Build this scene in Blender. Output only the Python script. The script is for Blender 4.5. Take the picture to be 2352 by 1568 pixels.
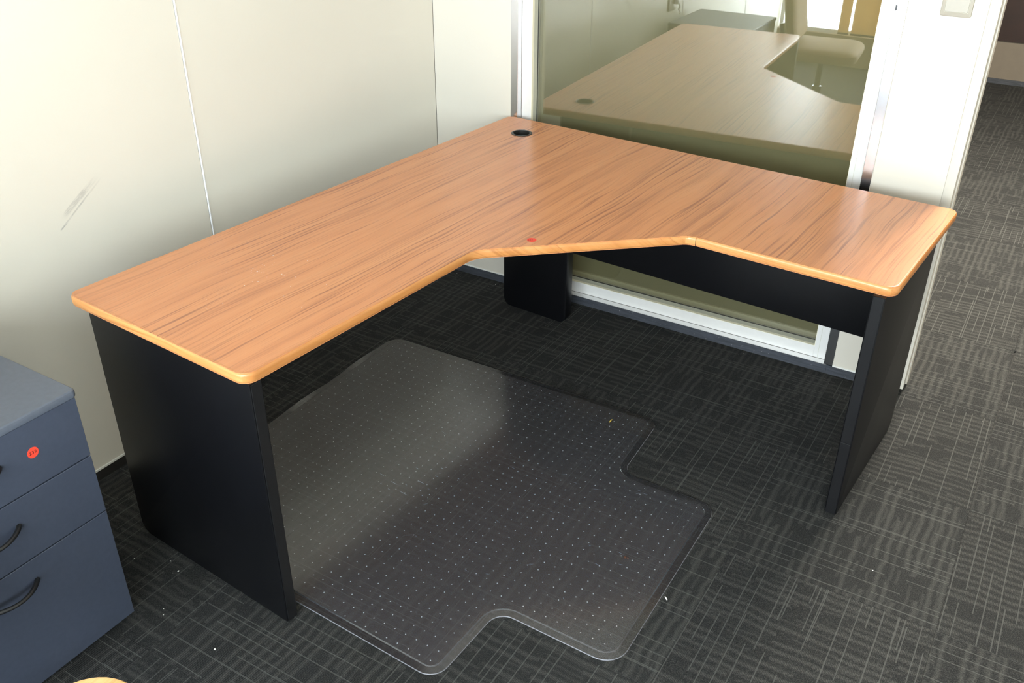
import bpy, bmesh, math, random
from mathutils import Vector, Matrix

for o in list(bpy.data.objects):
    bpy.data.objects.remove(o, do_unlink=True)
S = bpy.context.scene
C = S.collection
random.seed(7)

# ---------------------------------------------------------------- camera, world, light, exposure
IMG_W, IMG_H, FPX = 2352, 1568, 2117.87
CAM = Vector((2.1725, -2.9595, 1.7369))
YAW, PITCH, ROLL = -0.54929, 0.52515, 0.00513
fw = Vector((math.sin(YAW) * math.cos(PITCH), math.cos(YAW) * math.cos(PITCH), -math.sin(PITCH)))
rt = Vector((math.cos(YAW), -math.sin(YAW), 0))
up = rt.cross(fw)
r2 = rt * math.cos(ROLL) + up * math.sin(ROLL)
u2 = up * math.cos(ROLL) - rt * math.sin(ROLL)
cd = bpy.data.cameras.new('camera')
cd.sensor_fit = 'HORIZONTAL'
cd.sensor_width = 36.0
cd.lens = 36.0 * FPX / IMG_W
cd.clip_start = 0.05
cam = bpy.data.objects.new('camera', cd)
C.objects.link(cam)
cam.matrix_world = Matrix(((r2.x, u2.x, -fw.x, CAM.x), (r2.y, u2.y, -fw.y, CAM.y), (r2.z, u2.z, -fw.z, CAM.z), (0, 0, 0, 1)))
S.camera = cam

w = bpy.data.worlds.new('world')
S.world = w
w.use_nodes = True
w.node_tree.nodes['Background'].inputs[0].default_value = (0.75, 0.87, 1.0, 1)
w.node_tree.nodes['Background'].inputs[1].default_value = 5.0

def area(name, loc, sx, sy, power, col, rot):
    l = bpy.data.lights.new(name, 'AREA')
    l.shape = 'RECTANGLE'
    l.size, l.size_y, l.energy, l.color = sx, sy, power, col
    o = bpy.data.objects.new(name, l)
    C.objects.link(o)
    o.location = loc
    o.rotation_euler = rot
    return o

REAR_Y, SILL, HEAD, RX = -4.45, 0.23, 2.10, 3.15          # rear window wall, right wall
DAY_W = 620
area('rear_window_daylight_offscreen', (1.55, REAR_Y - 0.45, 1.25), 3.6, 2.3, DAY_W, (0.86, 0.94, 1.0), (math.radians(90), 0, 0))

S.view_settings.view_transform = 'Standard'
S.view_settings.look = 'None'
S.view_settings.gamma = 1.0
S.view_settings.use_curve_mapping = False
S.view_settings.exposure = -0.25

# ---------------------------------------------------------------- helpers
def link(name, me, mat=None, parent=None):
    o = bpy.data.objects.new(name, me)
    C.objects.link(o)
    if mat:
        me.materials.append(mat)
    if parent:
        o.parent = parent
    return o

def bm_obj(name, bm, mat=None, parent=None, smooth=False):
    bmesh.ops.recalc_face_normals(bm, faces=bm.faces)
    me = bpy.data.meshes.new(name)
    bm.to_mesh(me)
    bm.free()
    if smooth:
        for p in me.polygons:
            p.use_smooth = True
        me.set_sharp_from_angle(angle=math.radians(35))
    return link(name, me, mat, parent)

def tag(o, label=None, cat=None, group=None, kind=None):
    if label: o['label'] = label
    if cat: o['category'] = cat
    if group: o['group'] = group
    if kind: o['kind'] = kind
    return o

def empty(name, loc, rz=0.0):
    o = bpy.data.objects.new(name, None)
    C.objects.link(o)
    o.location = loc
    o.rotation_euler = (0, 0, rz)
    o.empty_display_size = 0.1
    return o

def add_box(bm, x0, x1, y0, y1, z0, z1, bev=0.0, seg=2):
    r = bmesh.ops.create_cube(bm, size=1.0)
    vs = r['verts']
    bmesh.ops.scale(bm, vec=(x1 - x0, y1 - y0, z1 - z0), verts=vs)
    bmesh.ops.translate(bm, vec=((x0 + x1) / 2, (y0 + y1) / 2, (z0 + z1) / 2), verts=vs)
    if bev > 0:
        es = list({e for v in vs for e in v.link_edges})
        bmesh.ops.bevel(bm, geom=es, offset=bev, segments=seg, profile=0.5, affect='EDGES')

def box(name, x0, x1, y0, y1, z0, z1, mat, parent=None, bev=0.0, seg=2):
    bm = bmesh.new()
    add_box(bm, x0, x1, y0, y1, z0, z1, bev, seg)
    return bm_obj(name, bm, mat, parent, smooth=bev > 0)

def fillet(pts, rad, n=8):
    out = []
    N = len(pts)
    for i in range(N):
        p = Vector(pts[i]); a = Vector(pts[i - 1]); b = Vector(pts[(i + 1) % N])
        r = rad[i] if isinstance(rad, (list, tuple)) else rad
        if r <= 0:
            out.append((p.x, p.y)); continue
        d1 = (a - p).normalized(); d2 = (b - p).normalized()
        ang = d1.angle(d2)
        t = r / math.tan(ang / 2)
        c = p + (d1 + d2).normalized() * (r / math.sin(ang / 2))
        s = p + d1 * t; e = p + d2 * t
        v1 = s - c; v2 = e - c
        for k in range(n + 1):
            f = k / n
            a1 = math.atan2(v1.y, v1.x); a2 = math.atan2(v2.y, v2.x)
            da = (a2 - a1 + math.pi) % (2 * math.pi) - math.pi
            out.append((c.x + r * math.cos(a1 + da * f), c.y + r * math.sin(a1 + da * f)))
    return out

def inset(pts, d):
    N = len(pts)
    area2 = sum(pts[i][0] * pts[(i + 1) % N][1] - pts[(i + 1) % N][0] * pts[i][1] for i in range(N))
    s = 1 if area2 > 0 else -1
    out = []
    for i in range(N):
        p = Vector(pts[i]); a = Vector(pts[i - 1]); b = Vector(pts[(i + 1) % N])
        e1 = (p - a).normalized(); e2 = (b - p).normalized()
        n1 = Vector((-e1.y, e1.x)) * s; n2 = Vector((-e2.y, e2.x)) * s
        m = n1 + n2
        m = m / max(m.dot(n1), 0.2) if m.length > 1e-9 else n1
        out.append((p.x + m.x * d, p.y + m.y * d))
    return out

def loft(bm, rings, cap0=True, cap1=True):
    vr = [[bm.verts.new(p) for p in r] for r in rings]
    n = len(vr[0])
    for a, b in zip(vr, vr[1:]):
        for i in range(n):
            bm.faces.new((a[i], a[(i + 1) % n], b[(i + 1) % n], b[i]))
    if cap0: bm.faces.new(vr[0])
    if cap1: bm.faces.new(vr[-1])
    return vr

def prism_profile(pts, prof, cap0=True, cap1=True):
    """polygon lofted through (inset, z) pairs"""
    bm = bmesh.new()
    loft(bm, [[(x, y, z) for x, y in inset(pts, d)] for d, z in prof], cap0, cap1)
    return bm

def tube(bm, path, rad, n=10, closed_ends=True):
    rings = []
    P = [Vector(p) for p in path]
    prev = None
    for i, p in enumerate(P):
        t = (P[min(i + 1, len(P) - 1)] - P[max(i - 1, 0)]).normalized()
        a = prev - t * prev.dot(t) if prev else t.orthogonal()
        a.normalize(); prev = a
        b = t.cross(a)
        r = rad[i] if isinstance(rad, (list, tuple)) else rad
        rings.append([p + (a * math.cos(2 * math.pi * k / n) + b * math.sin(2 * math.pi * k / n)) * r for k in range(n)])
    loft(bm, rings, closed_ends, closed_ends)

def lathe(bm, prof, n=32, loc=(0, 0, 0), cap0=False, cap1=False):
    loft(bm, [[(loc[0] + r * math.cos(2 * math.pi * k / n), loc[1] + r * math.sin(2 * math.pi * k / n), loc[2] + z) for k in range(n)] for r, z in prof], cap0, cap1)

# ---------------------------------------------------------------- materials
class NT:
    def __init__(self, name):
        self.m = bpy.data.materials.new(name)
        self.m.use_nodes = True
        self.t = self.m.node_tree
        self.p = self.t.nodes['Principled BSDF']
    def n(self, typ, **kw):
        nd = self.t.nodes.new(typ)
        for k, v in kw.items():
            setattr(nd, k, v)
        return nd
    def l(self, a, b):
        self.t.links.new(a, b)
    def put(self, sock, v):
        if hasattr(v, 'is_output'):
            self.l(v, sock)
        else:
            sock.default_value = v
    def math(self, op, a, b=0.0, c=None, clamp=False):
        nd = self.n('ShaderNodeMath', operation=op, use_clamp=clamp)
        self.put(nd.inputs[0], a); self.put(nd.inputs[1], b)
        if c is not None: self.put(nd.inputs[2], c)
        return nd.outputs[0]
    def coords(self, kind='Object'):
        return self.n('ShaderNodeTexCoord').outputs[kind]
    def sep(self, v):
        return self.n('ShaderNodeSeparateXYZ') if v is None else self._sep(v)
    def _sep(self, v):
        nd = self.n('ShaderNodeSeparateXYZ'); self.l(v, nd.inputs[0]); return nd.outputs
    def comb(self, x, y, z=0.0):
        nd = self.n('ShaderNodeCombineXYZ')
        for s, v in zip(nd.inputs, (x, y, z)): self.put(s, v)
        return nd.outputs[0]
    def vscale(self, v, s, add=(0, 0, 0)):
        nd = self.n('ShaderNodeMapping'); self.l(v, nd.inputs[0])
        nd.inputs['Scale'].default_value = s; nd.inputs['Location'].default_value = add
        return nd.outputs[0]
    def noise(self, v, scale, detail=2.0, rough=0.5, dist=0.0):
        nd = self.n('ShaderNodeTexNoise'); self.put(nd.inputs['Vector'], v)
        nd.inputs['Scale'].default_value = scale; nd.inputs['Detail'].default_value = detail
        nd.inputs['Roughness'].default_value = rough; nd.inputs['Distortion'].default_value = dist
        return nd.outputs[0]
    def white(self, v):
        nd = self.n('ShaderNodeTexWhiteNoise', noise_dimensions='3D'); self.l(v, nd.inputs['Vector']); return nd.outputs['Value']
    def ramp(self, f, stops, interp='LINEAR'):
        nd = self.n('ShaderNodeValToRGB'); self.put(nd.inputs[0], f)
        e = nd.color_ramp.elements
        nd.color_ramp.interpolation = interp
        e[0].position, e[0].color = stops[0][0], tuple(stops[0][1]) + (1,)
        e[1].position, e[1].color = stops[-1][0], tuple(stops[-1][1]) + (1,)
        for pos, col in stops[1:-1]:
            q = e.new(pos); q.color = tuple(col) + (1,)
        return nd.outputs[0]
    def step(self, f, a, b):
        nd = self.n('ShaderNodeMapRange', interpolation_type='SMOOTHSTEP')
        self.put(nd.inputs[0], f); nd.inputs[1].default_value = a; nd.inputs[2].default_value = b
        return nd.outputs[0]
    def mix(self, f, a, b, blend='MIX'):
        nd = self.n('ShaderNodeMix', data_type='RGBA', blend_type=blend)
        self.put(nd.inputs[0], f)
        for s, v in ((nd.inputs[6], a), (nd.inputs[7], b)):
            if hasattr(v, 'is_output'): self.l(v, s)
            else: s.default_value = tuple(v) + (1,) if len(v) == 3 else v
        return nd.outputs[2]
    def bump(self, h, strength=0.2, dist=0.001):
        nd = self.n('ShaderNodeBump'); nd.inputs['Strength'].default_value = strength; nd.inputs['Distance'].default_value = dist
        self.l(h, nd.inputs['Height']); self.l(nd.outputs[0], self.p.inputs['Normal'])
    def col(self, c):
        s = self.p.inputs['Base Color']
        if hasattr(c, 'is_output'): self.l(c, s)
        else: s.default_value = tuple(c) + (1,)
    def set(self, rough=None, metal=None, spec=None, ior=None):
        if rough is not None: self.put(self.p.inputs['Roughness'], rough)
        if metal is not None: self.p.inputs['Metallic'].default_value = metal
        if spec is not None: self.p.inputs['Specular IOR Level'].default_value = spec
        if ior is not None: self.p.inputs['IOR'].default_value = ior
        return self.m

def plain(name, col, rough=0.5, metal=0.0, nscale=60.0, namp=0.08, bump=0.0, spec=0.5):
    t = NT(name)
    v = t.coords('Object')
    f = t.noise(v, nscale, 3.0)
    t.col(t.ramp(f, [(0.3, [c * (1 - namp) for c in col]), (0.7, [c * (1 + namp) for c in col])]))
    if bump > 0:
        t.bump(t.noise(v, nscale * 8, 2.0), bump)
    return t.set(rough, metal, spec)

def wood(name, base, dark, light, along='Y', seed=0.0, rough=0.27, fine=1.0):
    t = NT(name)
    v = t.coords('Object')
    o = t._sep(v)
    x, y, z = o[0], o[1], o[2]
    a, b = (y, x) if along == 'Y' else (x, y)
    b = t.math('ADD', b, t.math('MULTIPLY', z, 0.9))
    # slow waviness of the figure
    wv = t.noise(t.comb(t.math('MULTIPLY', b, 5.0), t.math('MULTIPLY', a, 1.6), seed), 1.0, 2.0)
    bb = t.math('ADD', b, t.math('MULTIPLY', t.math('SUBTRACT', wv, 0.5), 0.055))
    fig = t.noise(t.comb(t.math('MULTIPLY', bb, 26.0), t.math('MULTIPLY', a, 1.1), seed + 3.1), 1.0, 4.0, 0.6)
    lines = t.noise(t.comb(t.math('MULTIPLY', bb, 135.0), t.math('MULTIPLY', a, 1.5), seed + 7.7), 1.0, 3.0, 0.62)
    pores = t.noise(t.comb(t.math('MULTIPLY', bb, 330.0 * fine), t.math('MULTIPLY', a, 9.0), seed + 1.7), 1.0, 2.0, 0.6)
    patch = t.noise(t.comb(t.math('MULTIPLY', b, 7.0), t.math('MULTIPLY', a, 1.3), seed + 5.0), 1.0, 2.0)
    c = t.ramp(fig, [(0.30, light), (0.55, base), (0.75, [0.5 * (p + q) for p, q in zip(base, dark)])])
    m1 = t.math('MULTIPLY', t.step(lines, 0.51, 0.66), t.math('ADD', 0.34, t.math('MULTIPLY', t.step(patch, 0.38, 0.62), 0.66)))
    c = t.mix(t.math('MULTIPLY', m1, 0.85), c, dark)
    c = t.mix(t.math('MULTIPLY', t.step(pores, 0.52, 0.75), 0.30), c, dark)
    t.col(c)
    t.bump(pores, 0.05, 0.0004)
    return t.set(rough, 0.0, 0.5)

WOOD_B, WOOD_D, WOOD_L = (0.61, 0.248, 0.106), (0.26, 0.098, 0.056), (0.645, 0.278, 0.120)
M_top = wood('teak_laminate', WOOD_B, WOOD_D, WOOD_L, 'Y', 0.0)
M_ret = wood('teak_laminate_return', WOOD_B, WOOD_D, WOOD_L, 'Y', 11.0)
M_edge = wood('beech_edge_band', (0.50, 0.208, 0.062), (0.36, 0.135, 0.038), (0.57, 0.265, 0.09), 'Y', 4.0, 0.3, 0.5)
M_edgex = wood('beech_edge_band_cross', (0.56, 0.240, 0.075), (0.40, 0.155, 0.045), (0.63, 0.30, 0.11), 'X', 4.0, 0.3, 0.5)
M_oak = wood('pale_beech', (0.78, 0.45, 0.17), (0.6, 0.3, 0.1), (0.85, 0.55, 0.25), 'Y', 2.0, 0.35)
M_black = plain('black_melamine', (0.0032, 0.0033, 0.0042), 0.32, 0, 30, 0.1, 0.03, 0.36)
M_blacktrim = plain('black_plastic_edge', (0.008, 0.008, 0.009), 0.30, 0, 30, 0.1)
M_blackmetal = plain('black_painted_metal', (0.012, 0.012, 0.013), 0.28, 0, 40, 0.1)
M_grom = plain('grommet_plastic', (0.018, 0.018, 0.017), 0.35, 0, 60, 0.1)
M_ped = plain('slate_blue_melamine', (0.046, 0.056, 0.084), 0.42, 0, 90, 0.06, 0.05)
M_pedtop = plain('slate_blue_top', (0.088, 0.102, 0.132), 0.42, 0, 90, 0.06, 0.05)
M_sticker = plain('red_sticker_paper', (0.80, 0.055, 0.028), 0.55, 0, 80, 0.03)
M_ink = plain('sticker_ink', (0.10, 0.008, 0.006), 0.6, 0, 80, 0.03)
M_ink2 = plain('faded_sticker_ink', (0.42, 0.03, 0.015), 0.6, 0, 80, 0.03)
M_white = plain('white_aluminium_paint', (0.70, 0.69, 0.67), 0.30, 0, 40, 0.02)
M_cream = plain('cream_bead', (0.86, 0.82, 0.64), 0.35, 0, 40, 0.02)
M_gasket = plain('grey_gasket', (0.52, 0.52, 0.43), 0.5, 0, 40, 0.04)
M_dgasket = plain('dark_gasket', (0.03, 0.03, 0.028), 0.5, 0, 40, 0.04)
M_plate = plain('greige_switch_plastic', (0.40, 0.37, 0.31), 0.4, 0, 60, 0.02)
M_lip = plain('pale_wall_track', (0.80, 0.80, 0.76), 0.35, 0, 40, 0.02)
M_joint = plain('white_joint_bead', (0.88, 0.89, 0.90), 0.28, 0, 40, 0.02)
M_ceil = plain('ceiling_paint', (0.80, 0.79, 0.76), 0.8, 0, 20, 0.02)
M_brown = plain('dark_brown_panel', (0.020, 0.007, 0.0045), 0.5, 0, 12, 0.2)
M_beige = plain('beige_plinth', (0.17, 0.145, 0.115), 0.6, 0, 20, 0.03)
M_sub = plain('subfloor', (0.02, 0.02, 0.02), 0.9)
M_wallp = plain('painted_wall', (0.76, 0.73, 0.66), 0.6, 0, 30, 0.02, 0.06)
M_fabric = plain('tan_chair_fabric', (0.27, 0.165, 0.075), 0.75, 0, 300, 0.12, 0.3)
M_white_pl = plain('white_plastic', (0.8, 0.8, 0.8), 0.35, 0, 50, 0.02)
M_crumb = plain('white_crumbs', (0.85, 0.84, 0.80), 0.6, 0, 200, 0.05)

def wall_mat(name, col, scuff=False, rough=0.30):
    t = NT(name)
    v = t.n('ShaderNodeNewGeometry').outputs['Position']
    f = t.noise(v, 2.2, 3.0)
    c = t.ramp(f, [(0.3, [k * 0.985 for k in col]), (0.7, [k * 1.01 for k in col])])
    if scuff:
        o = t._sep(v)
        a0, a1 = (-1.665, 0.790), (-1.533, 0.880)
        L = math.hypot(a1[0] - a0[0], a1[1] - a0[1]); ux, uz = (a1[0] - a0[0]) / L, (a1[1] - a0[1]) / L
        def smear(py, pz, ln, wd, amt, nsc):
            dy = t.math('SUBTRACT', o[1], py); dz = t.math('SUBTRACT', o[2], pz)
            s = t.math('ADD', t.math('MULTIPLY', dy, ux), t.math('MULTIPLY', dz, uz))
            q = t.math('ADD', t.math('MULTIPLY', dy, -uz), t.math('MULTIPLY', dz, ux))
            q = t.math('ADD', q, t.math('MULTIPLY', t.math('POWER', t.math('DIVIDE', s, ln), 2.0), wd * 0.8))
            ms = t.math('MULTIPLY', t.step(s, 0.0, ln * 0.2), t.math('SUBTRACT', 1.0, t.step(s, ln * 0.45, ln)))
            mq = t.math('SUBTRACT', 1.0, t.step(t.math('ABSOLUTE', q), wd * 0.35, wd))
            gr = t.noise(t.comb(t.math('MULTIPLY', s, 40.0), t.math('MULTIPLY', q, nsc), 3.0), 1.0, 3.0, 0.7)
            return t.math('MULTIPLY', t.math('MULTIPLY', ms, mq), t.math('MULTIPLY', t.step(gr, 0.25, 0.7), amt))
        m = t.math('MAXIMUM', smear(-1.664, 0.800, 0.165, 0.0105, 0.42, 400.0), smear(-1.676, 0.772, 0.20, 0.0034, 0.45, 500.0))
        m = t.math('MAXIMUM', m, smear(-1.676, 0.772, 0.035, 0.0030, 0.75, 300.0))
        c = t.mix(m, c, (0.16, 0.16, 0.17))
    t.col(c)
    t.bump(t.noise(v, 420.0, 2.0), 0.10, 0.0006)
    return t.set(rough, 0.0, 0.5)

WALLC = (0.72, 0.69, 0.61)
M_wall = wall_mat('vinyl_wall_panel', WALLC)
M_wall_scuff = wall_mat('vinyl_wall_panel_scuffed', WALLC, True)
M_wall_b = wall_mat('painted_back_panel', (0.63, 0.595, 0.525))

def brushed(name, col, rough, axis='Z'):
    t = NT(name)
    o = t._sep(t.coords('Object'))
    if axis == 'Z':
        v = t.comb(t.math('MULTIPLY', o[0], 900.0), t.math('MULTIPLY', o[2], 3.0), o[1])
    else:
        v = t.comb(t.math('MULTIPLY', o[2], 900.0), t.math('MULTIPLY', o[0], 3.0), o[1])
    f = t.noise(v, 1.0, 2.0)
    t.col(t.ramp(f, [(0.3, [c * 0.9 for c in col]), (0.7, col)]))
    t.put(t.p.inputs['Roughness'], t.math('ADD', rough, t.math('MULTIPLY', f, 0.08)))
    return t.set(None, 1.0)

M_chrome = brushed('brushed_aluminium', (0.80, 0.80, 0.83), 0.16)
M_alu = brushed('satin_aluminium', (0.86, 0.86, 0.86), 0.25, 'X')

def skirting_mat():
    t = NT('scuffed_dark_skirting')
    v = t.n('ShaderNodeNewGeometry').outputs['Position']
    o = t._sep(v)
    a = t.noise(t.comb(t.math('MULTIPLY', t.math('ADD', o[0], o[1]), 12.0), t.math('MULTIPLY', o[2], 160.0), 1.0), 1.0, 4.0, 0.7)
    b = t.noise(v, 90.0, 3.0, 0.7)
    c = t.ramp(a, [(0.35, (0.035, 0.038, 0.046)), (0.7, (0.075, 0.082, 0.10))])
    c = t.mix(t.step(b, 0.64, 0.76), c, (0.30, 0.30, 0.32))
    t.col(c)
    return t.set(0.38, 0.0, 0.5)
M_skirt = skirting_mat()

def carpet():
    t = NT('carpet_tile_pile')
    o = t._sep(t.coords('Object'))
    rnd = t.math('MULTIPLY', t.n('ShaderNodeObjectInfo').outputs['Random'], 83.0)
    u = t.math('ADD', o[0], t.math('MULTIPLY', rnd, 1.37))
    v = t.math('ADD', o[1], t.math('MULTIPLY', rnd, 0.91))
    wob = t.noise(t.comb(t.math('MULTIPLY', u, 9.0), t.math('MULTIPLY', v, 60.0), rnd), 1.0, 1.0)
    vw = t.math('ADD', v, t.math('MULTIPLY', t.math('SUBTRACT', wob, 0.5), 0.0022))
    # thin bright threads along u
    def threads(pitch, width, seglen, thr, seed):
        q = t.math('DIVIDE', vw, pitch)
        row = t.math('FLOOR', q)
        fr = t.math('SUBTRACT', t.math('FRACT', q), 0.5)
        h = t.white(t.comb(row, seed, 0.3))
        fr = t.math('ADD', fr, t.math('MULTIPLY', t.math('SUBTRACT', t.white(t.comb(row, seed, 5.3)), 0.5), 0.6))
        seg = t.math('FLOOR', t.math('ADD', t.math('DIVIDE', u, seglen), t.math('MULTIPLY', h, 9.0)))
        on = t.math('GREATER_THAN', t.white(t.comb(row, seg, seed + 2.0)), thr)
        d = t.math('MULTIPLY', t.math('ABSOLUTE', fr), pitch)
        return t.math('MULTIPLY', on, t.math('SUBTRACT', 1.0, t.step(d, width * 0.55, width)))
    th = t.math('MAXIMUM', threads(0.027, 0.0018, 0.21, 0.45, 1.0), threads(0.041, 0.0016, 0.13, 0.74, 4.0))
    # soft cross bands built from short loops
    def bands(pitch, seglen, thr, seed):
        q = t.math('DIVIDE', t.math('ADD', u, t.math('MULTIPLY', t.math('SUBTRACT', t.noise(t.comb(t.math('MULTIPLY', v, 14.0), t.math('MULTIPLY', u, 4.0), seed), 1.0, 2.0), 0.5), 0.020)), pitch)
        c0 = t.math('FLOOR', q)
        fr = t.math('ABSOLUTE', t.math('SUBTRACT', t.math('FRACT', q), 0.5))
        seg = t.math('FLOOR', t.math('ADD', t.math('DIVIDE', v, seglen), t.math('MULTIPLY', t.white(t.comb(c0, seed, 1.1)), 7.0)))
        on = t.math('GREATER_THAN', t.white(t.comb(c0, seg, seed)), thr)
        return t.math('MULTIPLY', on, t.math('SUBTRACT', 1.0, t.step(fr, 0.05, 0.36)))
    bd = t.math('MAXIMUM', bands(0.026, 0.14, 0.35, 9.0), t.math('MULTIPLY', bands(0.017, 0.06, 0.6, 13.0), 0.6))
    rows = t.math('ADD', 0.5, t.math('MULTIPLY', t.math('SINE', t.math('MULTIPLY', vw, 2 * math.pi / 0.0034)), 0.5))
    grain = t.noise(t.comb(t.math('MULTIPLY', u, 420.0), t.math('MULTIPLY', v, 620.0), rnd), 1.0, 3.0, 0.7)
    dash = t.noise(t.comb(t.math('MULTIPLY', u, 190.0), t.math('MULTIPLY', v, 700.0), rnd), 1.0, 2.0, 0.6)
    bd = t.math('MULTIPLY', bd, t.math('ADD', 0.15, t.math('MULTIPLY', t.math('MULTIPLY', rows, t.step(dash, 0.3, 0.6)), 1.15)))
    base = t.ramp(grain, [(0.30, (0.007, 0.0072, 0.008)), (0.52, (0.024, 0.0245, 0.025)), (0.72, (0.070, 0.070, 0.067))])
    c = t.mix(t.math('MULTIPLY', bd, 0.55), base, (0.092, 0.092, 0.087))
    c = t.mix(t.math('MULTIPLY', th, t.math('ADD', 0.25, t.math('MULTIPLY', dash, 0.9))), c, (0.084, 0.086, 0.083))
    t.col(c)
    hgt = t.math('ADD', t.math('MULTIPLY', rows, 0.5), grain)
    t.bump(hgt, 0.6, 0.0012)
    return t.set(0.95, 0.0, 0.15)
M_carpet = carpet()

def mixmat(name, build):
    t = NT(name)
    t.t.nodes.remove(t.p)
    t.p = None
    out = [n for n in t.t.nodes if n.type == 'OUTPUT_MATERIAL'][0]
    t.l(build(t), out.inputs[0])
    return t.m

def pane_build(ior, tint, rough=0.0):
    def f(t):
        tr = t.n('ShaderNodeBsdfTransparent'); tr.inputs[0].default_value = tuple(tint) + (1,)
        gl = t.n('ShaderNodeBsdfGlossy'); gl.inputs['Roughness'].default_value = rough
        r0 = ((ior - 1) / (ior + 1)) ** 2
        lw = t.n('ShaderNodeLayerWeight'); lw.inputs[0].default_value = 0.5      # 1 - cos, the same from either side
        fr = t.math('ADD', r0, t.math('MULTIPLY', t.math('POWER', lw.outputs['Facing'], 5.0), 1 - r0))
        mx = t.n('ShaderNodeMixShader')
        t.l(fr, mx.inputs[0]); t.l(tr.outputs[0], mx.inputs[1]); t.l(gl.outputs[0], mx.inputs[2])
        return mx.outputs[0]
    return f
M_pane = mixmat('double_glazing', pane_build(2.6, (0.93, 0.94, 0.88), 0.012))
M_pane2 = mixmat('clear_window_glass', pane_build(1.45, (0.97, 0.98, 0.97)))

def mat_build(t, veil=0.29):
    tr = t.n('ShaderNodeBsdfTransparent'); tr.inputs[0].default_value = (0.82, 0.82, 0.82, 1)
    df = t.n('ShaderNodeBsdfDiffuse'); df.inputs[0].default_value = (0.165, 0.165, 0.185, 1)
    gl = t.n('ShaderNodeBsdfGlossy')
    v = t.coords('Object')
    haze = t.noise(t.vscale(v, (1, 1, 1)), 3.0, 3.0, 0.6)
    scr = t.noise(t.vscale(v, (16, 260, 1)), 1.0, 3.0, 0.7)
    t.put(gl.inputs['Roughness'], t.math('ADD', 0.14, t.math('MULTIPLY', haze, 0.06)))
    bp = t.n('ShaderNodeBump'); bp.inputs['Strength'].default_value = 0.02; bp.inputs['Distance'].default_value = 0.0006
    t.l(t.noise(v, 380.0, 2.0), bp.inputs['Height'])
    t.l(bp.outputs[0], gl.inputs['Normal'])
    m1 = t.n('ShaderNodeMixShader')
    t.put(m1.inputs[0], t.math('ADD', veil, t.math('MULTIPLY', t.step(scr, 0.5, 0.8), 0.10)))
    t.l(tr.outputs[0], m1.inputs[1]); t.l(df.outputs[0], m1.inputs[2])
    fr = t.n('ShaderNodeFresnel'); fr.inputs[0].default_value = 1.92
    m2 = t.n('ShaderNodeMixShader')
    t.l(fr.outputs[0], m2.inputs[0]); t.l(m1.outputs[0], m2.inputs[1]); t.l(gl.outputs[0], m2.inputs[2])
    return m2.outputs[0]
M_mat = mixmat('clear_pvc_mat', mat_build)
M_matb = mixmat('clear_pvc_border', lambda t: mat_build(t, 0.17))
M_rim = plain('cut_pvc_edge', (0.16, 0.16, 0.18), 0.3, 0, 50, 0.05)
M_stud = plain('clear_stud_plastic', (0.36, 0.35, 0.35), 0.3, 0, 50, 0.05)
M_scr = plain('mat_scratch', (0.42, 0.46, 0.55), 0.6, 0, 50, 0.05)

def blind_build(col, tr_amt):
    def f(t):
        v = t.coords('Object'); o = t._sep(v)
        wv = t.math('MULTIPLY', t.math('ADD', t.math('SINE', t.math('MULTIPLY', o[0], 2600.0)), t.math('SINE', t.math('MULTIPLY', o[2], 2600.0))), 0.06)
        cc = t.mix(t.math('ADD', 0.5, wv), [c * 0.9 for c in col], col)
        df = t.n('ShaderNodeBsdfDiffuse'); tl = t.n('ShaderNodeBsdfTranslucent')
        t.l(cc, df.inputs[0]); t.l(cc, tl.inputs[0])
        mx = t.n('ShaderNodeMixShader'); mx.inputs[0].default_value = tr_amt
        t.l(df.outputs[0], mx.inputs[1]); t.l(tl.outputs[0], mx.inputs[2])
        return mx.outputs[0]
    return f
M_blind = mixmat('brown_roller_blind', blind_build((0.52, 0.36, 0.17), 0.45))
M_dimblind = mixmat('olive_office_blind', blind_build((0.40, 0.38, 0.285), 0.45))

def emit(name, col, strength):
    t = NT(name)
    t.col((0.8, 0.8, 0.8))
    t.p.inputs['Emission Color'].default_value = tuple(col) + (1,)
    t.p.inputs['Emission Strength'].default_value = strength
    return t.m

# ---------------------------------------------------------------- setting
T, X0, Y0 = 0.5265, 1.1715, -0.0005           # carpet tile grid
ZC = 2.62                                     # ceiling
CY, CX0, CX1 = 4.70, -1.2, 5.6                # far office beyond the doorway

floor = box('floor', CX0 - 0.1, CX1 + 0.1, REAR_Y - 0.1, CY + 0.1, -0.06, -0.0065, M_sub)
tag(floor, kind='structure')
bm = bmesh.new()
h = T / 2 - 0.00015
add_box(bm, -h, h, -h, h, -0.0065, 0.0, 0.0005, 1)
tile_me = bpy.data.meshes.new('carpet_tile')
bm.to_mesh(tile_me); bm.free()
tile_me.materials.append(M_carpet)
i0, i1 = -3, 9
for i in range(i0, i1):
    for j in range(-9, 9):
        cx, cy = X0 + (i + 0.5) * T, Y0 + (j + 0.5) * T
        if cx + h < -0.02 and cy < 0.1: continue
        if cx - h > RX and cy < 0: continue
        if cy - h > CY - 0.03 or cy - h < REAR_Y - 0.2: continue
        if cx - h < -0.08 and cy < 0.02: pass
        o = bpy.data.objects.new('carpet_tile', tile_me)
        C.objects.link(o)
        gap = 0.0035 if (i >= 2 and j == 0) else 0.0
        o.location = (cx + gap, cy, 0)
        quarter = 0 if (i + j) % 2 == 1 else 1
        o.rotation_euler = (0, 0, math.pi / 2 * quarter + (math.pi if random.random() < 0.5 else 0))
        o.parent = floor

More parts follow.
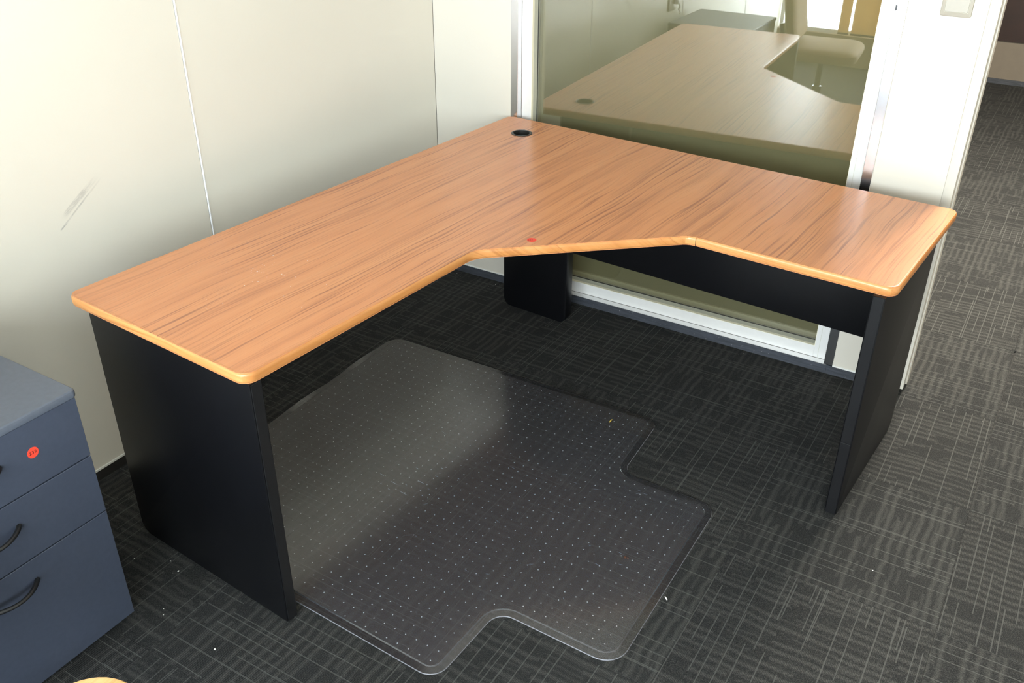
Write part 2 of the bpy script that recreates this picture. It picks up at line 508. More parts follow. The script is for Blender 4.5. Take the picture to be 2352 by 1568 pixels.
# left wall : backing, panels, joint beads
wl = box('wall_left', -0.13, -0.014, REAR_Y - 0.1, 0.1, 0.0, ZC, M_wallp)
tag(wl, kind='structure')
seams = [0.0, -1.190, -2.395, -3.585, REAR_Y]
for k in range(4):
    a, b = seams[k + 1], seams[k]
    box('wall_panel', -0.014, 0.0, a + (0.0030 if k < 3 else 0), b - (0.0030 if k else 0), 0.0385, ZC, M_wall_scuff if k == 1 else M_wall, wl, 0.0012, 1)
    if k:
        box('joint_bead', -0.012, 0.0022, b - 0.0016, b + 0.0030, 0.0385, ZC, M_joint, wl, 0.0008, 1)
box('bottom_track', -0.014, 0.0035, REAR_Y, -0.001, 0.0335, 0.0395, M_lip, wl)
tag(box('baseboard_left', -0.0139, 0.001, REAR_Y, -0.004, 0.0002, 0.0335, plain('black_skirting', (0.014, 0.013, 0.012), 0.6, 0, 60, 0.2)), kind='structure')

# back wall with the glazed unit
GX0, GX1, GTOP = 0.38, 1.6575, 2.12
wb = box('wall_back', -0.014, 0.362, 0.014, 0.098, 0.0, ZC, M_wallp)
tag(wb, kind='structure')
box('wall_core', 1.676, 1.915, 0.014, 0.086, 0.0, ZC, M_wallp, wb)
box('wall_core', 0.362, 1.676, 0.014, 0.098, GTOP + 0.03, ZC, M_wallp, wb)
box('wall_panel', 0.0005, 0.350, 0.0, 0.014, 0.0385, ZC, M_wall_b, wb, 0.001, 1)
box('wall_panel', 1.688, 1.900, 0.0, 0.014, 0.0385, ZC, M_wall_b, wb, 0.001, 1)
box('wall_panel', 0.380, 1.657, 0.0, 0.014, GTOP + 0.03, ZC, M_wall_b, wb, 0.001, 1)
box('bottom_track', 0.0005, 0.350, -0.003, 0.014, 0.0335, 0.0395, M_lip, wb)
box('bottom_track', 1.688, 1.900, -0.003, 0.014, 0.0335, 0.0395, M_lip, wb)
bb = box('baseboard_back', 0.0045, 1.668, -0.003, 0.0135, 0.0002, 0.0335, M_skirt)
tag(bb, kind='structure')
box('skirting_length', 1.6685, 1.915, -0.003, 0.0135, 0.0002, 0.0335, M_skirt, bb)
box('metal_edge', 0.002, 1.668, -0.0034, 0.026, 0.0335, 0.0350, M_alu, bb)
# brushed stud covers
tag(box('trim_1', 0.350, 0.380, -0.0015, 0.028, 0.0335, ZC, M_chrome, None, 0.0008, 1), kind='structure')
t2 = tag(box('trim_2', 1.657, 1.688, -0.0015, 0.028, 0.0355, ZC, M_chrome, None, 0.0008, 1), kind='structure')
box('paint_chip', 1.6555, 1.6610, -0.0022, -0.0012, 1.232, 1.247, M_blacktrim, t2)
# door jamb closing the wall end
bm = bmesh.new()
add_box(bm, 1.900, 1.929, -0.002, 0.088, 0.019, ZC, 0.0025, 2)
tj = tag(bm_obj('trim_3', bm, M_wall_b, None, True), kind='structure')
box('stop_bead', 1.9285, 1.9335, 0.040, 0.088, 0.019, ZC, M_wall_b, tj, 0.001, 1)

win = empty('window_1', (0, 0, 0))
tag(win, kind='structure')
FY, GY = 0.028, 0.0735
FZ0, FZI = 0.0352, 0.079
fx0, fx1 = 0.4225, 1.6100
box('frame_stile', GX0 + 0.0005, fx0, FY, GY + 0.02, FZ0, GTOP + 0.029, M_white, win, 0.001, 1)
box('frame_stile', fx1, GX1 - 0.0005, FY, GY + 0.02, FZ0, GTOP + 0.029, M_white, win, 0.001, 1)
box('frame_rail', fx0, fx1, FY, GY + 0.02, FZ0, FZI, M_white, win, 0.001, 1)
box('frame_rail', fx0, fx1, FY, GY + 0.02, GTOP - 0.015, GTOP + 0.029, M_white, win, 0.001, 1)
box('cover_bead', fx1 + 0.0155, fx1 + 0.0165, FY - 0.0006, FY + 0.002, FZ0, GTOP, M_gasket, win)
def ring_parts(name, y0, y1, d, mat):
    box(name, fx0, fx0 + d, y0, y1, FZI, GTOP - 0.015, mat, win)
    box(name, fx1 - d, fx1, y0, y1, FZI, GTOP - 0.015, mat, win)
    box(name, fx0 + d, fx1 - d, y0, y1, FZI, FZI + d, mat, win)
ring_parts('glazing_bead', FY + 0.0005, FY + 0.014, 0.0012, M_cream)
ring_parts('spacer', FY + 0.014, FY + 0.041, 0.0006, M_gasket)
ring_parts('seal', FY + 0.041, FY + 0.0455, 0.0020, M_dgasket)
box('pane', fx0 - 0.004, fx1 + 0.004, GY, GY + 0.005, FZI - 0.004, GTOP - 0.012, M_pane, win)
box('closed_blind', fx0 - 0.01, fx1 + 0.01, GY + 0.012, GY + 0.014, FZI - 0.01, GTOP, M_dimblind, win)

# rest of the room (seen in reflection) and the space beyond the doorway
wr = box('wall_right', RX, RX + 0.1, REAR_Y - 0.1, 0.098, 0.0, ZC, M_wallp); tag(wr, kind='structure')
ww = box('wall_rear', -0.014, RX, REAR_Y - 0.1, REAR_Y, 0.0, SILL, plain('haze_brown_apron', (0.26, 0.185, 0.11), 0.6, 0, 20, 0.05)); tag(ww, kind='structure')  # apron brown has the warm haze of the glass reflection put into its colour
box('lintel', -0.014, RX, REAR_Y - 0.1, REAR_Y, HEAD, ZC, M_wallp, ww)
w2 = empty('window_2', (0, REAR_Y, SILL)); tag(w2, kind='structure')
def wbx(n, x0, x1, y0, y1, z0, z1, m): box(n, x0, x1, y0, y1, z0 - SILL, z1 - SILL, m, w2)
wbx('sill_rail', 0.0, RX, -0.08, -0.03, SILL, SILL + 0.03, M_white)
wbx('head_rail', 0.0, RX, -0.08, -0.03, HEAD - 0.03, HEAD, M_white)
for x in (0.0, 1.03, 2.08, RX - 0.03):
    wbx('mullion', x, x + 0.03, -0.08, -0.03, SILL + 0.03, HEAD - 0.03, M_white)
wbx('pane', 0.01, RX - 0.01, -0.058, -0.054, SILL + 0.01, HEAD - 0.01, M_pane2)
def blind(x0, x1, z0, lab):
    b = empty('roller_blind', ((x0 + x1) / 2, REAR_Y + 0.035, z0))
    hw = (x1 - x0) / 2
    box('blind_cloth', -hw, hw, -0.001, 0.001, 0.0, HEAD + 0.05 - z0, M_blind, b)
    bm = bmesh.new(); tube(bm, [(-hw, 0, 0), (hw, 0, 0)], 0.008, 8); bm_obj('bottom_bar', bm, M_brown, b, True)
    bm = bmesh.new(); tube(bm, [(-hw, 0, HEAD + 0.07 - z0), (hw, 0, HEAD + 0.07 - z0)], 0.022, 12); bm_obj('roller', bm, M_white, b, True)
    tag(b, lab, 'blind')
blind(0.475, 0.555, SILL + 0.02, 'narrow brown roller blind strip beside the open window')
blind(0.572, 1.00, SILL + 0.02, 'lowered brown roller blind next to the narrow strip')
blind(1.02, 2.05, 1.90, 'rolled up brown roller blind at the middle of rear window')
blind(2.07, 3.12, 1.90, 'wide rolled up brown roller blind by the right wall')

ceil = box('ceiling', CX0 - 0.1, CX1 + 0.1, REAR_Y - 0.1, CY + 0.1, ZC, ZC + 0.08, M_ceil); tag(ceil, kind='structure')
wf = box('wall_far', CX0, CX1, CY, CY + 0.1, 0.0, ZC, M_beige); tag(wf, kind='structure')
box('brown_cladding', CX0 + 0.01, CX1 - 0.01, CY - 0.012, CY, 0.30, ZC - 0.01, M_brown, wf)
tag(box('baseboard_far', CX0, CX1, CY - 0.010, CY - 0.0005, 0.0002, 0.035, M_skirt), kind='structure')
tag(box('wall_far_left', CX0 - 0.1, CX0, 0.098, CY + 0.1, 0.0, ZC, M_wallp), kind='structure')
tag(box('wall_far_right', CX1, CX1 + 0.1, -0.1, CY + 0.1, 0.0, ZC, M_wallp), kind='structure')
tag(box('wall_near_right', RX + 0.1, CX1, -0.002, 0.098, 0.0, ZC, M_wallp), kind='structure')
tag(box('wall_near_left', CX0, -0.13, 0.0, 0.098, 0.0, ZC, M_wallp), kind='structure')

M_lamp = emit('troffer_diffuser', (1.0, 0.92, 0.76), 165.0)
def troffer(x, y, lab, mat, sx=0.6, sy=1.2):
    tr = empty('ceiling_light_offscreen', (x, y, ZC))
    a, b = sx / 2, sy / 2
    for q in ((-a, a, -b, -b + 0.02), (-a, a, b - 0.02, b), (-a, -a + 0.02, -b + 0.02, b - 0.02), (a - 0.02, a, -b + 0.02, b - 0.02)):
        box('frame_bar', *q, -0.03, -0.0005, M_white, tr)
    box('diffuser_offscreen', -a + 0.02, a - 0.02, -b + 0.02, b - 0.02, -0.02, -0.012, mat, tr)
    tag(tr, lab, 'ceiling light')
troffer(2.03, 1.5, 'lit ceiling panel just outside the doorway', M_lamp)

# ---------------------------------------------------------------- corner desk
H, TT = 0.72, 0.026
TH = -0.0668
desk = empty('corner_desk', (0.3492, -0.0045, 0.0), TH)
tag(desk, 'teak laminate corner desk with black panel legs and angled inner edge', 'desk')
W1, L1, L2, W2, DD, XE = 0.642, 1.838, 1.621, 0.638, 1.061, 1.063
XJ = 1.082
# local frame: x to the right along the back edge, y negative towards the window
main = fillet([(0, 0), (0, -L1), (W1, -L1), (W1, -DD), (XE, -W2), (XJ, -W2 - 0.0), (XJ, 0)], [0.03, 0.03, 0.034, 0.075, 0.0, 0.0, 0.0])
# inner corner at the return is rounded by hand so that it runs into the joint
main = fillet([(0, 0), (0, -L1), (W1, -L1), (W1, -DD), (XE - 0.004, -W2 - 0.004), (XJ, -W2 + 0.0), (XJ, 0)], [0.03, 0.03, 0.034, 0.075, 0.035, 0.0, 0.0])
retp = fillet([(XJ + 0.0005, 0), (XJ + 0.0005, -W2), (L2, -W2), (L2, 0)], [0, 0, 0.034, 0.030])
BAND = 0.0022
def top_piece(name, pts, mat, lab, xj):
    def ins(q, d):
        return [(xj, r[1]) if abs(p[0] - xj) < 1e-4 else r for p, r in zip(q, inset(q, d))]
    def prism(q, prof):
        b_ = bmesh.new()
        loft(b_, [[(x, y, z) for x, y in ins(q, d)] for d, z in prof])
        return b_
    bm = prism(pts, [(BAND + 0.0006, -TT), (BAND + 0.0006, -0.0002), (BAND + 0.0009, 0.0)])
    o = bm_obj(name, bm, mat, desk)
    o.location = (0, 0, H)
    prof = [(0.0055, -TT - 0.0002), (0.0028, -TT + 0.0012), (0.0008, -TT + 0.0042), (0.0, -TT + 0.0085), (0.0, -0.0080), (0.0007, -0.0042), (0.0024, -0.0013), (0.0046, -0.0002)]
    bm = bmesh.new()
    outer = [[(x, y, z) for x, y in ins(pts, d)] for d, z in prof]
    inner = [[(x, y, z) for x, y in ins(pts, d)] for d, z in ((0.0075, 0.0002), (0.0075, -TT - 0.0002))]
    loft(bm, outer + inner + [outer[0]], False, False)
    bmesh.ops.remove_doubles(bm, verts=bm.verts, dist=1e-6)
    bmesh.ops.delete(bm, geom=[f for f in bm.faces if all(abs(v.co.x - xj) < 1e-4 for v in f.verts)], context='FACES_ONLY')
    # bands that run across the slab get cross grain
    e = bm_obj('edge_band', bm, M_edge, o, True)
    e.data.materials.append(M_edgex)
    for p in e.data.polygons:
        if abs(p.normal.y) > 0.8 and abs(p.center.y) > 0.01:
            p.material_index = 1
    o['label'] = lab
    return o
mt = top_piece('desktop', main, M_top, 'main teak laminate desktop with rounded corners', XJ)
rt_ = top_piece('return_top', retp, M_ret, 'teak laminate return top joined by a fine seam', XJ + 0.0005)

box('joint_gap', XJ - 0.0003, XJ + 0.0009, -W2 - 0.0007, -W2 + 0.003, -TT + 0.002, -0.0025, M_blacktrim, rt_)
def panel_y(name, x0, x1, y0, y1, z0, z1, rr, mat, along='X', edge=True):
    """upright board with rounded lower corners. along X: face normal is Y"""
    if along == 'X':
        pts = fillet([(x0, z1), (x0, z0), (x1, z0), (x1, z1)], [0.0, rr[0], rr[1], 0.0], 10)
        f = lambda p, q: (p[0], q, p[1])
        a, b = y0, y1
    else:
        pts = fillet([(y0, z1), (y0, z0), (y1, z0), (y1, z1)], [0.0, rr[0], rr[1], 0.0], 10)
        f = lambda p, q: (q, p[0], p[1])
        a, b = x0, x1
    bm = bmesh.new()
    e = 0.0025
    loft(bm, [[f(p, q) for p in inset(pts, d)] for d, q in ((e, a), (0.0007, a + 0.0007), (0.0, a + e), (0.0, b - e), (0.0007, b - 0.0007), (e, b))])
    return bm_obj(name, bm, mat, desk, True)
ZT = H - TT - 0.0008
pl = panel_y('end_panel', 0.062, 0.638, -1.826, -1.793, 0.0008, ZT, (0.034, 0.006), M_black, 'X')
pr_ = panel_y('end_panel', 1.5675, 1.6005, -0.646, -0.113, 0.0008, ZT, (0.006, 0.040), M_black, 'Y')
# joint in the front edging of the right hand panel
for (a, b) in ((0.004, 0.246), (0.248, ZT - 0.002)):
    box('edging_strip', 1.5705, 1.5975, -0.6478, -0.6455, a, b, M_blacktrim, pr_, 0.0006, 1)
box('edging_strip', 0.6372, 0.6396, -1.823, -1.796, 0.004, ZT - 0.002, M_blacktrim, pl, 0.0006, 1)
panel_y('corner_leg', 0.080, 0.372, -0.150, -0.106, 0.0008, ZT, (0.030, 0.030), M_black, 'X')
panel_y('modesty_panel', 0.30, 1.5672, -0.222, -0.204, 0.345, ZT, (0.0, 0.0), M_black, 'X')

# cable grommet
g = Matrix.Rotation(-TH, 4, 'Z') @ (Vector((0.501, -0.170, 0)) - Vector((0.3492, -0.0045, 0)))
GR = 0.0385
bm = bmesh.new()
lathe(bm, [(GR - 0.010, -0.030), (GR - 0.0085, -0.006), (GR - 0.0085, 0.0010), (GR - 0.0065, 0.0012), (GR - 0.0062, 0.0022), (GR - 0.0015, 0.0016), (GR, 0.0002)], 40)
go = bm_obj('cable_grommet', bm, M_grom, desk, True)
go.location = (g.x, g.y, H + 0.0003)
bm = bmesh.new()
lathe(bm, [(GR - 0.004, -0.06), (GR - 0.004, 0.03)], 40, (g.x, g.y, H), True, True)
cut = bm_obj('cutter', bm, None, desk)
for piece in [mt]:
    md = piece.modifiers.new('hole', 'BOOLEAN')
    md.operation = 'DIFFERENCE'; md.object = cut; md.solver = 'EXACT'
    bpy.context.view_layer.update()
    me = bpy.data.meshes.new_from_object(piece.evaluated_get(bpy.context.evaluated_depsgraph_get()))
    piece.modifiers.clear()
    piece.data = me
bpy.data.objects.remove(cut, do_unlink=True)

def lot_sticker(parent, loc, rot, text, ink, r=0.0125, ts=0.0105, lab=None, shift=(0, 0)):
    bm = bmesh.new()
    lathe(bm, [(r, 0.0), (r, 0.00012)], 36, cap0=True, cap1=True)
    o = bm_obj('lot_sticker', bm, M_sticker, parent)
    o.location = loc; o.rotation_euler = rot
    cu = bpy.data.curves.new('number', 'FONT')
    cu.body = text; cu.size = ts; cu.align_x = 'CENTER'; cu.align_y = 'CENTER'
    cu.space_character = 1.25
    cu.offset = 0.0003
    tmp = bpy.data.objects.new('number', cu)
    C.objects.link(tmp)
    me = bpy.data.meshes.new_from_object(tmp.evaluated_get(bpy.context.evaluated_depsgraph_get()))
    bpy.data.objects.remove(tmp, do_unlink=True)
    me.materials.clear()
    n = link('number', me, ink, o)
    n.location = (shift[0], shift[1], 0.00018)
    if lab: o['label'] = lab
    return o
s = Matrix.Rotation(-TH, 4, 'Z') @ (Vector((1.0135, -0.966, 0)) - Vector((0.3492, -0.0045, 0)))
lot_sticker(desk, (s.x, s.y, H + 0.0003), (0, 0, math.radians(44)), '231', M_ink2, 0.0128, 0.0085, 'small round red sticker near the angled desk edge', (-0.0035, 0.0))

# ---------------------------------------------------------------- drawer pedestal
ped = empty('drawer_pedestal', (0.29, -2.296, 0.0))
tag(ped, 'slate blue three drawer pedestal with black bow handles against the wall', 'drawer unit')
PX0, PX1, PY0, PY1, PZ = 0.055, 0.512, -2.543, -2.052, 0.67
def pb(n, x0, x1, y0, y1, z0, z1, m, par=ped, bev=0.0, seg=2):
    return box(n, x0 - 0.29, x1 - 0.29, y0 + 2.296, y1 + 2.296, z0, z1, m, par, bev, seg)
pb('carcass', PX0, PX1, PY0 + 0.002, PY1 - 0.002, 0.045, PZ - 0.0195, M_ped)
pts = fillet([(PX0 - 0.29, PY0 + 2.288), (0.535 - 0.29, PY0 + 2.288), (0.535 - 0.29, PY1 + 2.301), (PX0 - 0.29, PY1 + 2.301)], [0.004, 0.012, 0.012, 0.004], 6)
bm = prism_profile(pts, [(0.003, PZ - 0.019), (0.0006, PZ - 0.0165), (0.0, PZ - 0.0125), (0.0, PZ - 0.006), (0.0012, PZ - 0.002), (0.004, PZ)])
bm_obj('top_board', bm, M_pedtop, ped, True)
def handle(z, par):
    bm = bmesh.new()
    path, rad = [], []
    for k in range(21):
        f = k / 20
        a = math.pi * f
        yy = -0.062 + 0.124 * f
        xx = 0.031 * (1 - (yy / 0.062) ** 2) ** 0.85
        path.append((0.529 - 0.29 + xx, yy - 0.008, z - 0.002 * math.sin(a)))
        rad.append(0.0046 + 0.0012 * abs(math.cos(a)) ** 3)
    tube(bm, path, rad, 12)
    hd = bm_obj('handle', bm, M_blackmetal, par, True)
    hd['label'] = 'black bow handle'
for z0, z1, hz in ((0.4985, PZ - 0.0205, 0.586), (0.3415, 0.4955, 0.435), (0.018, 0.3385, 0.284)):
    d = pb('drawer_front', PX1 + 0.0005, 0.530, PY0, PY1, z0, z1, M_ped, ped, 0.0010, 1)
    handle(hz, d)
pb('plinth', PX0 + 0.02, PX1 - 0.03, PY0 + 0.03, PY1 - 0.03, 0.0008, 0.045, M_blacktrim)
lot_sticker(ped, (0.5302 - 0.29, -2.170 + 2.296, 0.579), (math.radians(90), 0, math.radians(90)), '232', M_ink, 0.0125, 0.0096, 'round red sticker numbered 232')

# ---------------------------------------------------------------- chair mat
mat = empty('chair_mat', (0.9, -1.2, 0.0))
tag(mat, 'clear studded plastic chair mat with a protruding lip on the carpet', 'chair mat')
mp = [(0.212, -0.612), (0.226, -1.787), (1.274, -1.822), (1.284, -1.567), (1.612, -1.570), (1.606, -0.900), (1.306, -0.898), (1.290, -0.592)]
mp = [(x - 0.9, y + 1.2) for x, y in mp]
mo = fillet(mp, [0.055, 0.03, 0.048, 0.045, 0.060, 0.055, 0.045, 0.055], 8)
# extra points so that the left edge can ripple
dense = []
for i in range(len(mo)):
    p, q = Vector(mo[i]), Vector(mo[(i + 1) % len(mo)])
    n = max(1, int((q - p).length / 0.04))
    for k in range(n):
        dense.append(tuple(p.lerp(q, k / n)))
def ripple(x, y):
    e = max(0.0, 1 - abs(x + 0.68) / 0.10)
    return e * (0.0035 + 0.0035 * math.sin(y * 21.0)) if -0.5 < y < 0.55 else 0.0
bm = bmesh.new()
rings = []
for d, z in ((0.0, 0.0008), (0.0006, 0.0022), (0.0011, 0.0030), (0.020, 0.0040), (0.023, 0.0056)):
    rings.append([(x, y, z + ripple(x, y) * max(0.0, 1 - d / 0.02)) for x, y in inset(dense, d)])
vr = loft(bm, rings, False, False)
f = bm.faces.new(vr[-1])
for k, fc in enumerate(bm.faces):
    ring_i = k // len(dense)
    fc.material_index = 2 if ring_i < 2 else (1 if ring_i == 2 else 0)
sh = bm_obj('mat_sheet', bm, M_mat, mat, False)
sh.data.materials.append(M_matb); sh.data.materials.append(M_rim)
# studs: too small to pick apart singly
def inside(px, py, poly):
    c = False
    for i in range(len(poly)):
        x1, y1 = poly[i]; x2, y2 = poly[i - 1]
        if (y1 > py) != (y2 > py) and px < (x2 - x1) * (py - y1) / (y2 - y1) + x1:
            c = not c
    return c
ins = inset(dense, 0.028)
bm = bmesh.new()
P = 0.0325
for i in range(-25, 26):
    for j in range(-22, 22):
        x, y = i * P + 0.007, j * P + 0.003
        if inside(x, y, ins):
            rr = 0.00185
            z0 = 0.00575
            ring = [bm.verts.new((x + rr * math.cos(k * math.pi / 3), y + rr * math.sin(k * math.pi / 3), z0)) for k in range(6)]
            tip = bm.verts.new((x, y, z0 + 0.0007))
            for k in range(6):
                bm.faces.new((ring[k], ring[(k + 1) % 6], tip))
st = bm_obj('grip_studs', bm, M_stud, mat)
st['kind'] = 'stuff'
bm = bmesh.new()
rs = random.Random(3)
def scratch(x, y, ang, ln, wd):
    dx, dy = math.cos(ang), math.sin(ang)
    a = Vector((x - dx * ln / 2, y - dy * ln / 2)); b = Vector((x + dx * ln / 2, y + dy * ln / 2))
    n = Vector((-dy, dx)) * wd
    m_ = (a + b) / 2
    vs = [bm.verts.new((q.x, q.y, 0.0060)) for q in (a, m_ - n, b, m_ + n)]
    bm.faces.new(vs)
for (u_, v_, L_) in ((0.754, -1.307, .03), (0.820, -1.262, .030), (0.772, -1.215, .016), (0.843, -1.215, .014), (0.806, -1.330, .038), (0.835, -1.175, .012), (0.760, -1.338, .012), (0.790, -1.295, .008), (0.905, -1.190, .008), (0.70, -1.295, .022), (0.725, -1.33, .010), (0.86, -1.31, .009)):
    scratch(u_ - 0.9, v_ + 1.2, -0.10 + rs.uniform(-.06, .06), L_, 0.0007)
for k in range(26):
    scratch(rs.uniform(0.7, 1.5) - 0.9, rs.uniform(-1.5, -0.95) + 1.2, rs.uniform(-0.9, 0.9), rs.uniform(0.006, 0.03), 0.00025)
so = bm_obj('scratches', bm, M_scr, mat)
so['kind'] = 'stuff'

# little things lying about
def sliver(name, x, y, z, ang, ln, r, mat_, lab, cat):
    bm = bmesh.new()
    dx, dy = math.cos(ang) * ln / 2, math.sin(ang) * ln / 2
    tube(bm, [(-dx, -dy, r), (-dx * .4, -dy * .4, r * 1.2), (dx * .5, dy * .5, r), (dx, dy, r * .9)], [r * .7, r, r, r * .6], 6)
    o = bm_obj(name, bm, mat_, None, True)
    o.location = (x, y, z)
    return tag(o, lab, cat)
M_yel = plain('yellow_wire', (0.75, 0.52, 0.08), 0.35, 0, 200, 0.1)
M_rust = plain('brown_crumb', (0.10, 0.035, 0.015), 0.8, 0, 200, 0.2)
sliver('wire_offcut', 1.157, -0.682, 0.0062, math.radians(88), 0.020, 0.0014, M_yel, 'tiny yellow wire offcut on the chair mat', 'wire offcut')
sliver('paper_scrap', 1.622, -1.305, 0.0005, math.radians(-40), 0.012, 0.0018, M_crumb, 'small white paper scrap beside the mat edge', 'paper scrap')
bm = bmesh.new()
for k in range(7):
    a = rs.uniform(0, 6.28); d = rs.uniform(0, 0.008)
    r = bmesh.ops.create_icosphere(bm, subdivisions=1, radius=rs.uniform(0.0014, 0.003))
    bmesh.ops.translate(bm, vec=(math.cos(a) * d, math.sin(a) * d * .6, 0.0014), verts=r['verts'])
o = bm_obj('dirt_crumbs', bm, M_rust)
o.location = (1.474, -1.23, 0.0062)
tag(o, 'brown dirt crumbs on the lip of the chair mat', 'dirt', kind='stuff')

def specks(name, pts, lab, mat_=M_crumb, par=None):
    bm = bmesh.new()
    for (x, y, z, r) in pts:
        q = bmesh.ops.create_icosphere(bm, subdivisions=1, radius=r)
        bmesh.ops.scale(bm, vec=(1, rs.uniform(.7, 1.3), .5), verts=q['verts'])
        bmesh.ops.translate(bm, vec=(x, y, z + r * .4), verts=q['verts'])
    o = bm_obj(name, bm, mat_, par)
    tag(o, lab, None if par else 'dust', kind='stuff')
dd = []
for k in range(46):
    a, d = rs.uniform(0, 6.28), abs(rs.gauss(0, 0.045))
    dd.append((0.530 + math.cos(a) * d, -1.505 + math.sin(a) * d * 1.3, H + 0.0003, rs.choice((.0003, .0004, .0006, .0010))))
for k in range(14):
    dd.append((0.65 + rs.uniform(-.12, .12), -1.52 + rs.uniform(-.2, .15), H + 0.0003, rs.choice((.0004, .0006))))
specks('desk_dust', dd, 'white dust specks scattered on the teak desktop')
ff = [(0.449, -1.875, 0, .0018), (0.496, -1.890, 0, .0026), (0.568, -1.999, 0, .0016), (0.584, -2.013, 0, .0012), (0.774, -2.022, 0, .0026), (2.045, -0.923, 0, .0016), (0.36, -1.92, 0, .0017), (0.33, -1.90, 0, .0011), (0.10, -0.03, 0, .002), (0.13, -0.05, 0, .0012), (0.30, -0.035, 0, .0018)]
for k in range(30):
    ff.append((rs.uniform(0.05, 2.4), rs.choice((rs.uniform(-.08, -.02), rs.uniform(-2.1, -1.87))), 0, rs.choice((.0005, .0007))))
specks('carpet_lint', ff, 'white lint specks on the dark carpet around the desk')
specks('grit_specks', [(0.467 - .9, -1.247 + 1.2, .006, .0016), (0.50 - .9, -1.36 + 1.2, .006, .0014), (0.60 - .9, -.9 + 1.2, .006, .001), (0.88 - .9, -1.31 + 1.2, .006, .001)], None, M_crumb, mat)

# ---------------------------------------------------------------- light switch
sw = empty('light_switch', (1.819, -0.0002, 1.232))
tag(sw, 'greige rocker light switch on the wall beside the glazing', 'light switch')
bm = bmesh.new()
spts = fillet([(-0.041, 0.0), (0.041, 0.0), (0.041, 0.122), (-0.041, 0.122)], 0.006, 6)
loft(bm, [[(x, -q, z) for x, z in inset(spts, d)] for d, q in ((0.0, 0.0), (0.0, 0.006), (0.001, 0.008), (0.0035, 0.0092))])
bm_obj('plate', bm, M_plate, sw, True)
bm = bmesh.new()
rp = fillet([(-0.031, 0.013), (0.031, 0.013), (0.031, 0.109), (-0.031, 0.109)], 0.003, 4)
loft(bm, [[(x, -q, z) for x, z in inset(rp, d)] for d, q in ((0.0, 0.0088), (0.0, 0.0100), (0.0008, 0.0112))])
bm_obj('rocker', bm, M_plate, sw, True)
box('rocker_gap', -0.0318, 0.0318, -0.0094, -0.0088, 0.0122, 0.1098, M_gasket, sw)

# ---------------------------------------------------------------- power outlet with cable (only in the reflection)
po = empty('power_outlet', (0.0002, -2.215, 0.705))
tag(po, 'grey power outlet with a white lead on left wall above pedestal', 'power outlet')
box('plate', 0.0, 0.009, -0.057, 0.057, 0.0, 0.072, M_plate, po, 0.003, 2)
bm = bmesh.new()
tube(bm, [(0.012, -0.03, 0.055), (0.03, -0.03, 0.05), (0.035, -0.045, 0.02), (0.022, -0.06, 0.0), (0.030, -0.075, -0.02), (0.02, -0.085, -0.030)], 0.0045, 8)
bm_obj('lead', bm, M_white_pl, po, True)
box('plug', 0.009, 0.034, -0.046, -0.014, 0.034, 0.066, M_white_pl, po, 0.004, 2)

# ---------------------------------------------------------------- chair (only in the reflection)
ch = empty('office_chair', (0.775, -2.78, 0.0), math.radians(-6))
tag(ch, 'tan upholstered swivel chair standing between pedestal and rear window', 'chair')
def cushion(name, hx, hy, z0, z1, r, par, fn=None):
    pts = fillet([(-hx, -hy), (hx, -hy), (hx, hy), (-hx, hy)], r, 8)
    bm = prism_profile(pts, [(0.03, z0), (0.008, z0 + 0.008), (0.0, z0 + (z1 - z0) * .45), (0.004, z1 - 0.022), (0.02, z1 - 0.008), (0.05, z1)])
    if fn:
        for v in bm.verts: v.co = fn(v.co)
    return bm_obj(name, bm, M_fabric, par, True)
cushion('seat', 0.225, 0.235, 0.43, 0.505, 0.09, ch)
def bend(c):
    # lay the pad upright, leaning back to -x with a lumbar curve
    a, b, t_ = c.x, c.y, c.z
    hgt = a + 0.25
    return Vector((-0.16 - 0.42 * hgt + 0.55 * hgt * hgt + t_ - (b * b) * -0.5, b, 0.52 + hgt))
cushion('backrest', 0.25, 0.215, -0.035, 0.035, 0.10, ch, bend)
bm = bmesh.new()
tube(bm, [(-0.05, 0, 0.42), (-0.19, 0, 0.41), (-0.245, 0, 0.46), (-0.262, 0, 0.60)], [0.018, 0.018, 0.017, 0.015], 10)
bm_obj('back_support', bm, M_blackmetal, ch, True)
bm = bmesh.new()
lathe(bm, [(0.028, 0.10), (0.028, 0.25), (0.018, 0.25), (0.018, 0.42), (0.10, 0.42), (0.10, 0.432)], 20, cap0=True, cap1=True)
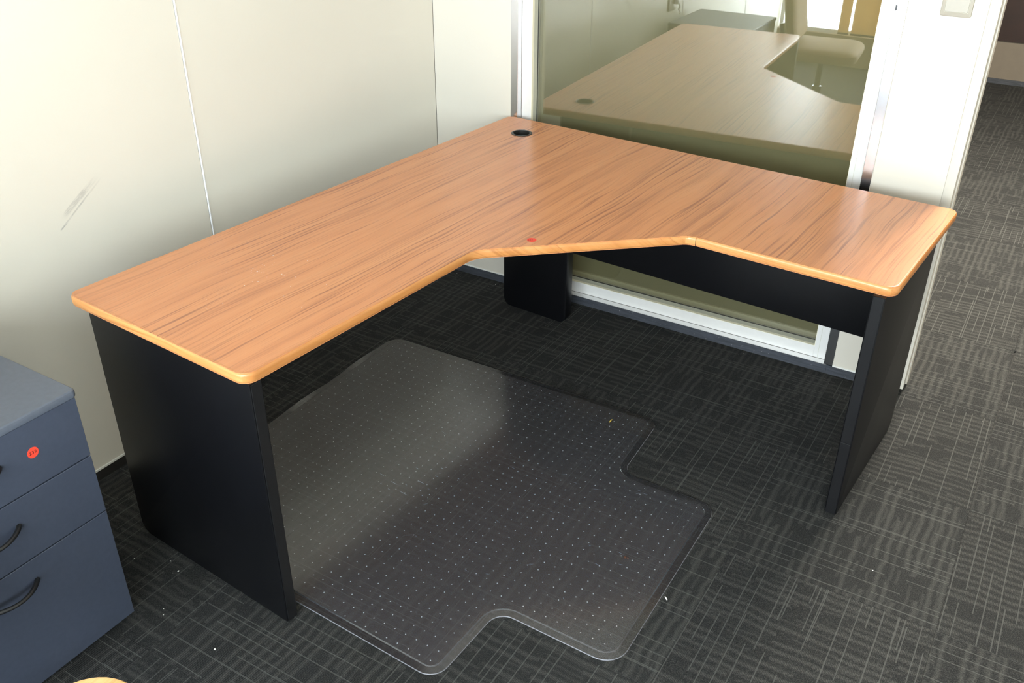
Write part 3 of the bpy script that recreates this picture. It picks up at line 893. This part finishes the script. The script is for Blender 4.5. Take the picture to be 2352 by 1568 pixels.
bm_obj('gas_lift', bm, M_blackmetal, ch, True)
for k in range(5):
    a = 2 * math.pi * k / 5 + 0.3
    bm = bmesh.new()
    tube(bm, [(0.02 * math.cos(a), 0.02 * math.sin(a), 0.11), (0.16 * math.cos(a), 0.16 * math.sin(a), 0.095), (0.27 * math.cos(a), 0.27 * math.sin(a), 0.072)], [0.026, 0.020, 0.014], 8)
    leg = bm_obj('base_arm', bm, M_blackmetal, ch, True)
    bm = bmesh.new()
    lathe(bm, [(0.012, -0.02), (0.025, -0.018), (0.025, 0.018), (0.012, 0.02)], 16, cap0=True, cap1=True)
    bmesh.ops.rotate(bm, verts=bm.verts, matrix=Matrix.Rotation(math.radians(90), 3, 'X') , cent=(0, 0, 0))
    bmesh.ops.rotate(bm, verts=bm.verts, matrix=Matrix.Rotation(a, 3, 'Z'), cent=(0, 0, 0))
    bmesh.ops.translate(bm, vec=(0.27 * math.cos(a), 0.27 * math.sin(a), 0.0265), verts=bm.verts)
    bm_obj('castor', bm, M_blacktrim, leg, True)
    bm = bmesh.new()
    tube(bm, [(0.27 * math.cos(a), 0.27 * math.sin(a), 0.045), (0.27 * math.cos(a), 0.27 * math.sin(a), 0.075)], 0.008, 8)
    bm_obj('castor_stem', bm, M_blackmetal, leg, True)

# ---------------------------------------------------------------- second table, only its rounded corner peeps into view
tb = empty('side_table', (1.45, -2.735, 0.0))
tag(tb, 'pale beech table with rounded corner showing near the pedestal', 'table')
tp = fillet([(-0.228, 0.227), (-0.228, -0.22), (0.22, -0.22), (0.22, 0.227)], 0.075, 10)
bm = prism_profile(tp, [(0.006, 0.695), (0.001, 0.699), (0.0, 0.705), (0.001, 0.713), (0.005, 0.719), (0.008, 0.72)])
bm_obj('table_top', bm, M_oak, tb, True)
for sx in (-1, 1):
    for sy in (-1, 1):
        bm = bmesh.new()
        tube(bm, [(sx * 0.17, sy * 0.17, 0.0008), (sx * 0.15, sy * 0.15, 0.694)], [0.018, 0.024], 12)
        bm_obj('leg', bm, M_blackmetal, tb, True)
